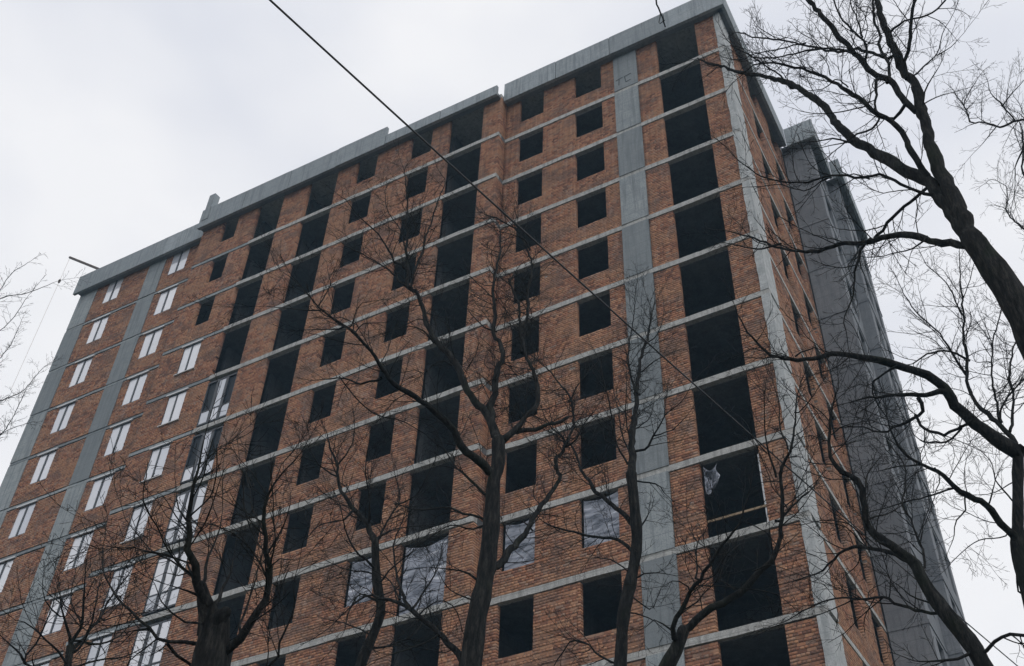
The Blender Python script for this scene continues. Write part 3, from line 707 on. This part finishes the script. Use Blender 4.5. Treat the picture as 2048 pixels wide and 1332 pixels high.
T('bare_tree', 'bushy tangle of fine stems in the lower left corner', 12.0, (141, 1293),
  limb('128,1420 135,1332 141,1293', 20, 14), [
  limb('141,1293 162,1248 168,1188 172,1130', 8, 1.5), limb('141,1293 126,1233 120,1180', 7, 1.5), limb('142,1300 192,1251 223,1194 262,1142', 8, 1.5), limb('132,1350 48,1326 75,1287 99,1233 110,1190', 8, 1.5),
  limb('136,1330 100,1290 60,1250 30,1240', 6, 1.5), limb('150,1280 200,1290 240,1270 280,1230', 6, 1.5), limb('140,1310 170,1280 190,1220 200,1160', 6, 1.5), limb('128,1240 90,1200 85,1160', 4, 1.2), limb('50,1326 20,1290 0,1270', 5, 1.5),
  limb('160,1250 140,1200 150,1150', 4, 1.2), limb('200,1245 240,1230 290,1225', 4, 1.2), limb('136,1335 190,1320 250,1310 300,1290', 6, 1.5)], 2.6)
T('bare_tree', 'faint twig ends of a tree entering at the left edge', 21.0, (-60, 900),
  limb('-190,1330 -165,1150 -140,1000 -125,900', 30, 22), [
  limb('-125,900 -90,800 -60,690 0,600 49,589 105,566', 5, 1.0), limb('-60,690 -40,620 0,578 22,548 56,525', 2.5, 0.9), limb('-125,900 -60,840 0,803 49,780 82,740', 4, 1), limb('-140,1000 -60,920 0,874 30,825 52,780', 4, 1),
  limb('-60,840 -20,740 20,690 40,650', 3, 0.9), limb('-30,890 20,860 60,845', 2.5, 0.9), limb('-60,700 -10,670 25,640 50,600', 2.5, 0.9)], 1.3)
T('bare_tree', 'branch tips of a tree beyond the right edge, against the sky', 12.0, (2150, 400),
  limb('2260,900 2230,700 2200,560 2170,420', 34, 20), [
  limb('2170,420 2120,320 2080,255 2048,241 2028,244 2000,256 1970,247 1940,247 1937,232 1913,192', 9, 2), limb('2030,243 2003,210 1982,186 1975,160', 4, 1.2), limb('1992,254 1978,272 1963,290', 2.5, 1.2),
  limb('2175,440 2100,400 2048,350 2045,300 2046,262', 8, 3), limb('2046,300 2034,330 2030,372', 3.5, 1.5), limb('2190,520 2100,500 2048,458 2018,431 2015,377 1995,362', 8, 1.5), limb('1937,235 1930,200 1960,150', 3, 1.2), limb('2000,215 2030,180 2048,160', 3, 1.2)], 1.2)

def resample(P, Wd, step):
    P = np.asarray(P, float); Wd = np.asarray(Wd, float)
    d = np.linalg.norm(np.diff(P, axis=0), axis=1); s = np.concatenate([[0], np.cumsum(d)])
    n = max(3, int(s[-1]/step)+1); q = np.linspace(0, s[-1], n)
    m = np.zeros_like(P); m[1:-1] = (P[2:]-P[:-2])/(s[2:]-s[:-2])[:, None]; m[0] = (P[1]-P[0])/max(d[0], 1e-9); m[-1] = (P[-1]-P[-2])/max(d[-1], 1e-9)
    i = np.clip(np.searchsorted(s, q, 'right')-1, 0, len(s)-2); h = d[i]; t = ((q-s[i])/h)[:, None]; h = h[:, None]
    O = (2*t**3-3*t**2+1)*P[i]+(t**3-2*t**2+t)*h*m[i]+(-2*t**3+3*t**2)*P[i+1]+(t**3-t**2)*h*m[i+1]
    return O, np.interp(q, s, Wd), q
tw_rng = np.random.default_rng(21)
def grow(store, p, d, length, r, level, wig):
    n = max(3, int(length/0.07)+1); step = length/n
    pts = [p]; d = d/np.linalg.norm(d)
    R_ = tw_rng.normal(0, 1, (n, 3)); drift = tw_rng.normal(0, 0.10, 3)
    for i in range(n):
        d = d+R_[i]*wig*(1 if i % 3 == 0 else 0.45)+drift*0.3+np.array([0, 0, 0.03]); d /= np.linalg.norm(d)
        p = p+d*step; pts.append(p)
    rad = np.linspace(r, max(r*0.4, 0.0019), n+1)
    store.append((pts, rad, 4 if r > 0.006 else 3))
    if level > 0:
        k = int(length/0.13)+1; side = np.cross(d, tw_rng.normal(0, 1, 3)); side /= np.linalg.norm(side)+1e-9
        for j in range(k):
            i = min(n-1, int(n*(0.18+0.8*(j+tw_rng.random())/k))); a = np.array(pts[i]); t = np.array(pts[i+1])-a; t /= np.linalg.norm(t)
            s = side*(1 if j % 2 else -1)+tw_rng.normal(0, 0.45, 3); s -= t*(s @ t); s /= np.linalg.norm(s)+1e-9
            grow(store, a, t+s*tw_rng.uniform(0.65, 1.0), length*tw_rng.uniform(0.28, 0.55)*(1-0.35*i/n), max(rad[i]*0.62, 0.0021), level-1, wig*1.1)
def pack(tubes):
    Vs, Fs, o = [], [], 0
    for pts, rad, sd in tubes:
        V, Fc = tube(pts, rad, sd); Vs.append(V); Fs.append(Fc+o); o += len(V)
    return np.concatenate(Vs), np.concatenate(Fs)
def capped(O, Rd):
    t = O[-1]-O[-2]; t /= np.linalg.norm(t)
    return np.concatenate([O, [O[-1]+t*Rd[-1]*0.55], [O[-1]+t*Rd[-1]*0.85]]), np.concatenate([Rd, [Rd[-1]*0.75, Rd[-1]*0.12]])
def lumps(rad, L_):
    n = len(rad); ph = tw_rng.uniform(0, 6, 3)
    return rad*(1+0.05*np.sin(L_*5+ph[0])+0.04*np.sin(L_*13+ph[1])+tw_rng.normal(0, 0.025, n))
for name, label, D, ref, trunk, limbs, dens, fine in TREES:
    nh = ray(*ref)[:2]; nh = nh/np.linalg.norm(nh)
    def dist_plane(u, v):
        r = ray(u, v); return D/(r[:2] @ nh)
    known = []                                       # (u, v, delta)
    def build(l, is_trunk=False):
        pts, w0, w1 = l
        if is_trunk: d0 = 0.0; slope = 0.0
        else:
            u, v = pts[0]; q = min(known, key=lambda a: (a[0]-u)**2+(a[1]-v)**2); d0 = q[2]
            if 4 < math.hypot(q[0]-u, q[1]-v) < 45: pts = [(q[0], q[1])]+list(pts)
            slope = tw_rng.choice([-1, 1])*tw_rng.uniform(0.15, 0.75)
        seg = [0]
        for a, b in zip(pts[:-1], pts[1:]): seg.append(seg[-1]+math.hypot(a[0]-b[0], a[1]-b[1]))
        P, Wm = [], []
        for i, (u, v) in enumerate(pts):
            dl = d0+slope*seg[i]/F_PX
            s = dist_plane(u, v)*(1+dl); P.append(CAM+ray(u, v)*s)
            Wm.append((w0+(w1-w0)*(seg[i]/seg[-1])**0.8)*0.5*s/F_PX)
            known.append((u, v, dl))
            if i+1 < len(pts):
                for f in (0.25, 0.5, 0.75):
                    u2, v2 = pts[i+1]; known.append((u+(u2-u)*f, v+(v2-v)*f, d0+slope*(seg[i]+(seg[i+1]-seg[i])*f)/F_PX))
        return np.array(P), np.array(Wm)
    P, Wm = build(trunk, True)
    lo, drn = P[0], (P[0]-P[1])/np.linalg.norm(P[0]-P[1])
    ext = []; p = lo.copy(); d = drn.copy(); k = 0
    while p[2] > 0.0 and k < 60:                     # carry the trunk down to the ground
        d = d*0.86+np.array([0, 0, -1])*0.14; d /= np.linalg.norm(d); p = p+d*min(0.45, max(0.12, p[2]*0.4)); k += 1
        ext.append(p.copy())
        if p[2] < 0.05: break
    base = ext[-1].copy() if ext else lo.copy(); base[2] = 0
    ext.append(base-np.array([0, 0, 0.1]))
    E_ = np.array(ext[::-1]); We = [Wm[0]*(1+0.35*max(0, 1-e[2]/6)+0.5*math.exp(-e[2]*2.2)) for e in E_]
    O, Rd, L_ = resample(np.concatenate([E_, P]), np.concatenate([We, Wm]), 0.12)
    root = empty(name, tuple(base), label, 'tree', 'bare trees in front of the building')
    thin = 0.6 if 'faint' in label else 1.0
    O2, R2 = capped(O, lumps(Rd, L_)); V, Fc = tube(O2, R2, 18, 0.055); o = np_mesh('trunk', V-base, Fc, BARK, root); o.data.polygons.foreach_set('use_smooth', [True]*len(Fc))
    tw = []
    def twigs(O, Rd, start, rmax):
        n = len(O); i = start
        while i < n:
            r = Rd[i]; t = O[min(i+1, n-1)]-O[max(i-1, 0)]; t /= np.linalg.norm(t)+1e-9
            if r < rmax:
                s = np.cross(t, tw_rng.normal(0, 1, 3)); s /= np.linalg.norm(s)+1e-9
                ln = tw_rng.uniform(0.3, 0.9)*(0.75+min(1.0, r/0.03)*0.5)
                grow(tw, O[i], t*tw_rng.uniform(0.4, 1.0)+s+np.array([0, 0, 0.25]), ln*thin, min(r*0.5, 0.0075), 2 if ln > 0.35 else 1, 0.17)
            i += max(1, int(tw_rng.uniform(1.0, 3.0)/dens*(1.0 if r < 0.03 else 2.0)))
    for l in limbs:
        P, Wm = build(l); O, Rd, L_ = resample(P, Wm, 0.10)
        jit = np.cumsum(tw_rng.normal(0, 1, O.shape), axis=0); jit -= np.linspace(0, 1, len(O))[:, None]*jit[-1]; jit[0] = 0
        O = O+jit*0.011*np.minimum(1, Rd/0.02)[:, None]+tw_rng.normal(0, 1, O.shape)*np.minimum(0.006, Rd*0.35)[:, None]
        O2, R2 = capped(O, lumps(Rd, L_)); V, Fc = tube(O2, R2, 12 if Wm[0] > 0.03 else 7, 0.07 if Wm[0] > 0.012 else 0.0); o = np_mesh('limb', V-base, Fc, BARK, root); o.data.polygons.foreach_set('use_smooth', [True]*len(Fc))
        if l[0][0] in ((1602, -32), (1321, 26)): continue
        twigs(O, Rd, 3, 0.055)
        t = O[-1]-O[-3]
        if Rd[-1] < 0.014: grow(tw, O[-1], t, tw_rng.uniform(0.4, 0.8), min(Rd[-1]*0.95, 0.008), 2, 0.15)
    V, Fc = pack(tw); o = np_mesh('twigs', V-base, Fc, BARK, root); o['kind'] = 'stuff'

# ------------------------------------------------------------------ haze volume added to veil the dark openings, standing for lens flare
hz = box('haze', None, None, -75, 45, -75, 45, -1.0, 49.0); hz['kind'] = 'stuff'
hm = bpy.data.materials.new('veil_haze'); hm.use_nodes = True; ht = hm.node_tree; ht.nodes.clear()
ho_ = ht.nodes.new('ShaderNodeOutputMaterial'); pv = ht.nodes.new('ShaderNodeVolumePrincipled')
pv.inputs['Color'].default_value = (0.48, 0.76, 1.0, 1); pv.inputs['Density'].default_value = 0.0011
ht.links.new(pv.outputs[0], ho_.inputs['Volume']); hz.data.materials.append(hm)
S.cycles.volume_bounces = 0
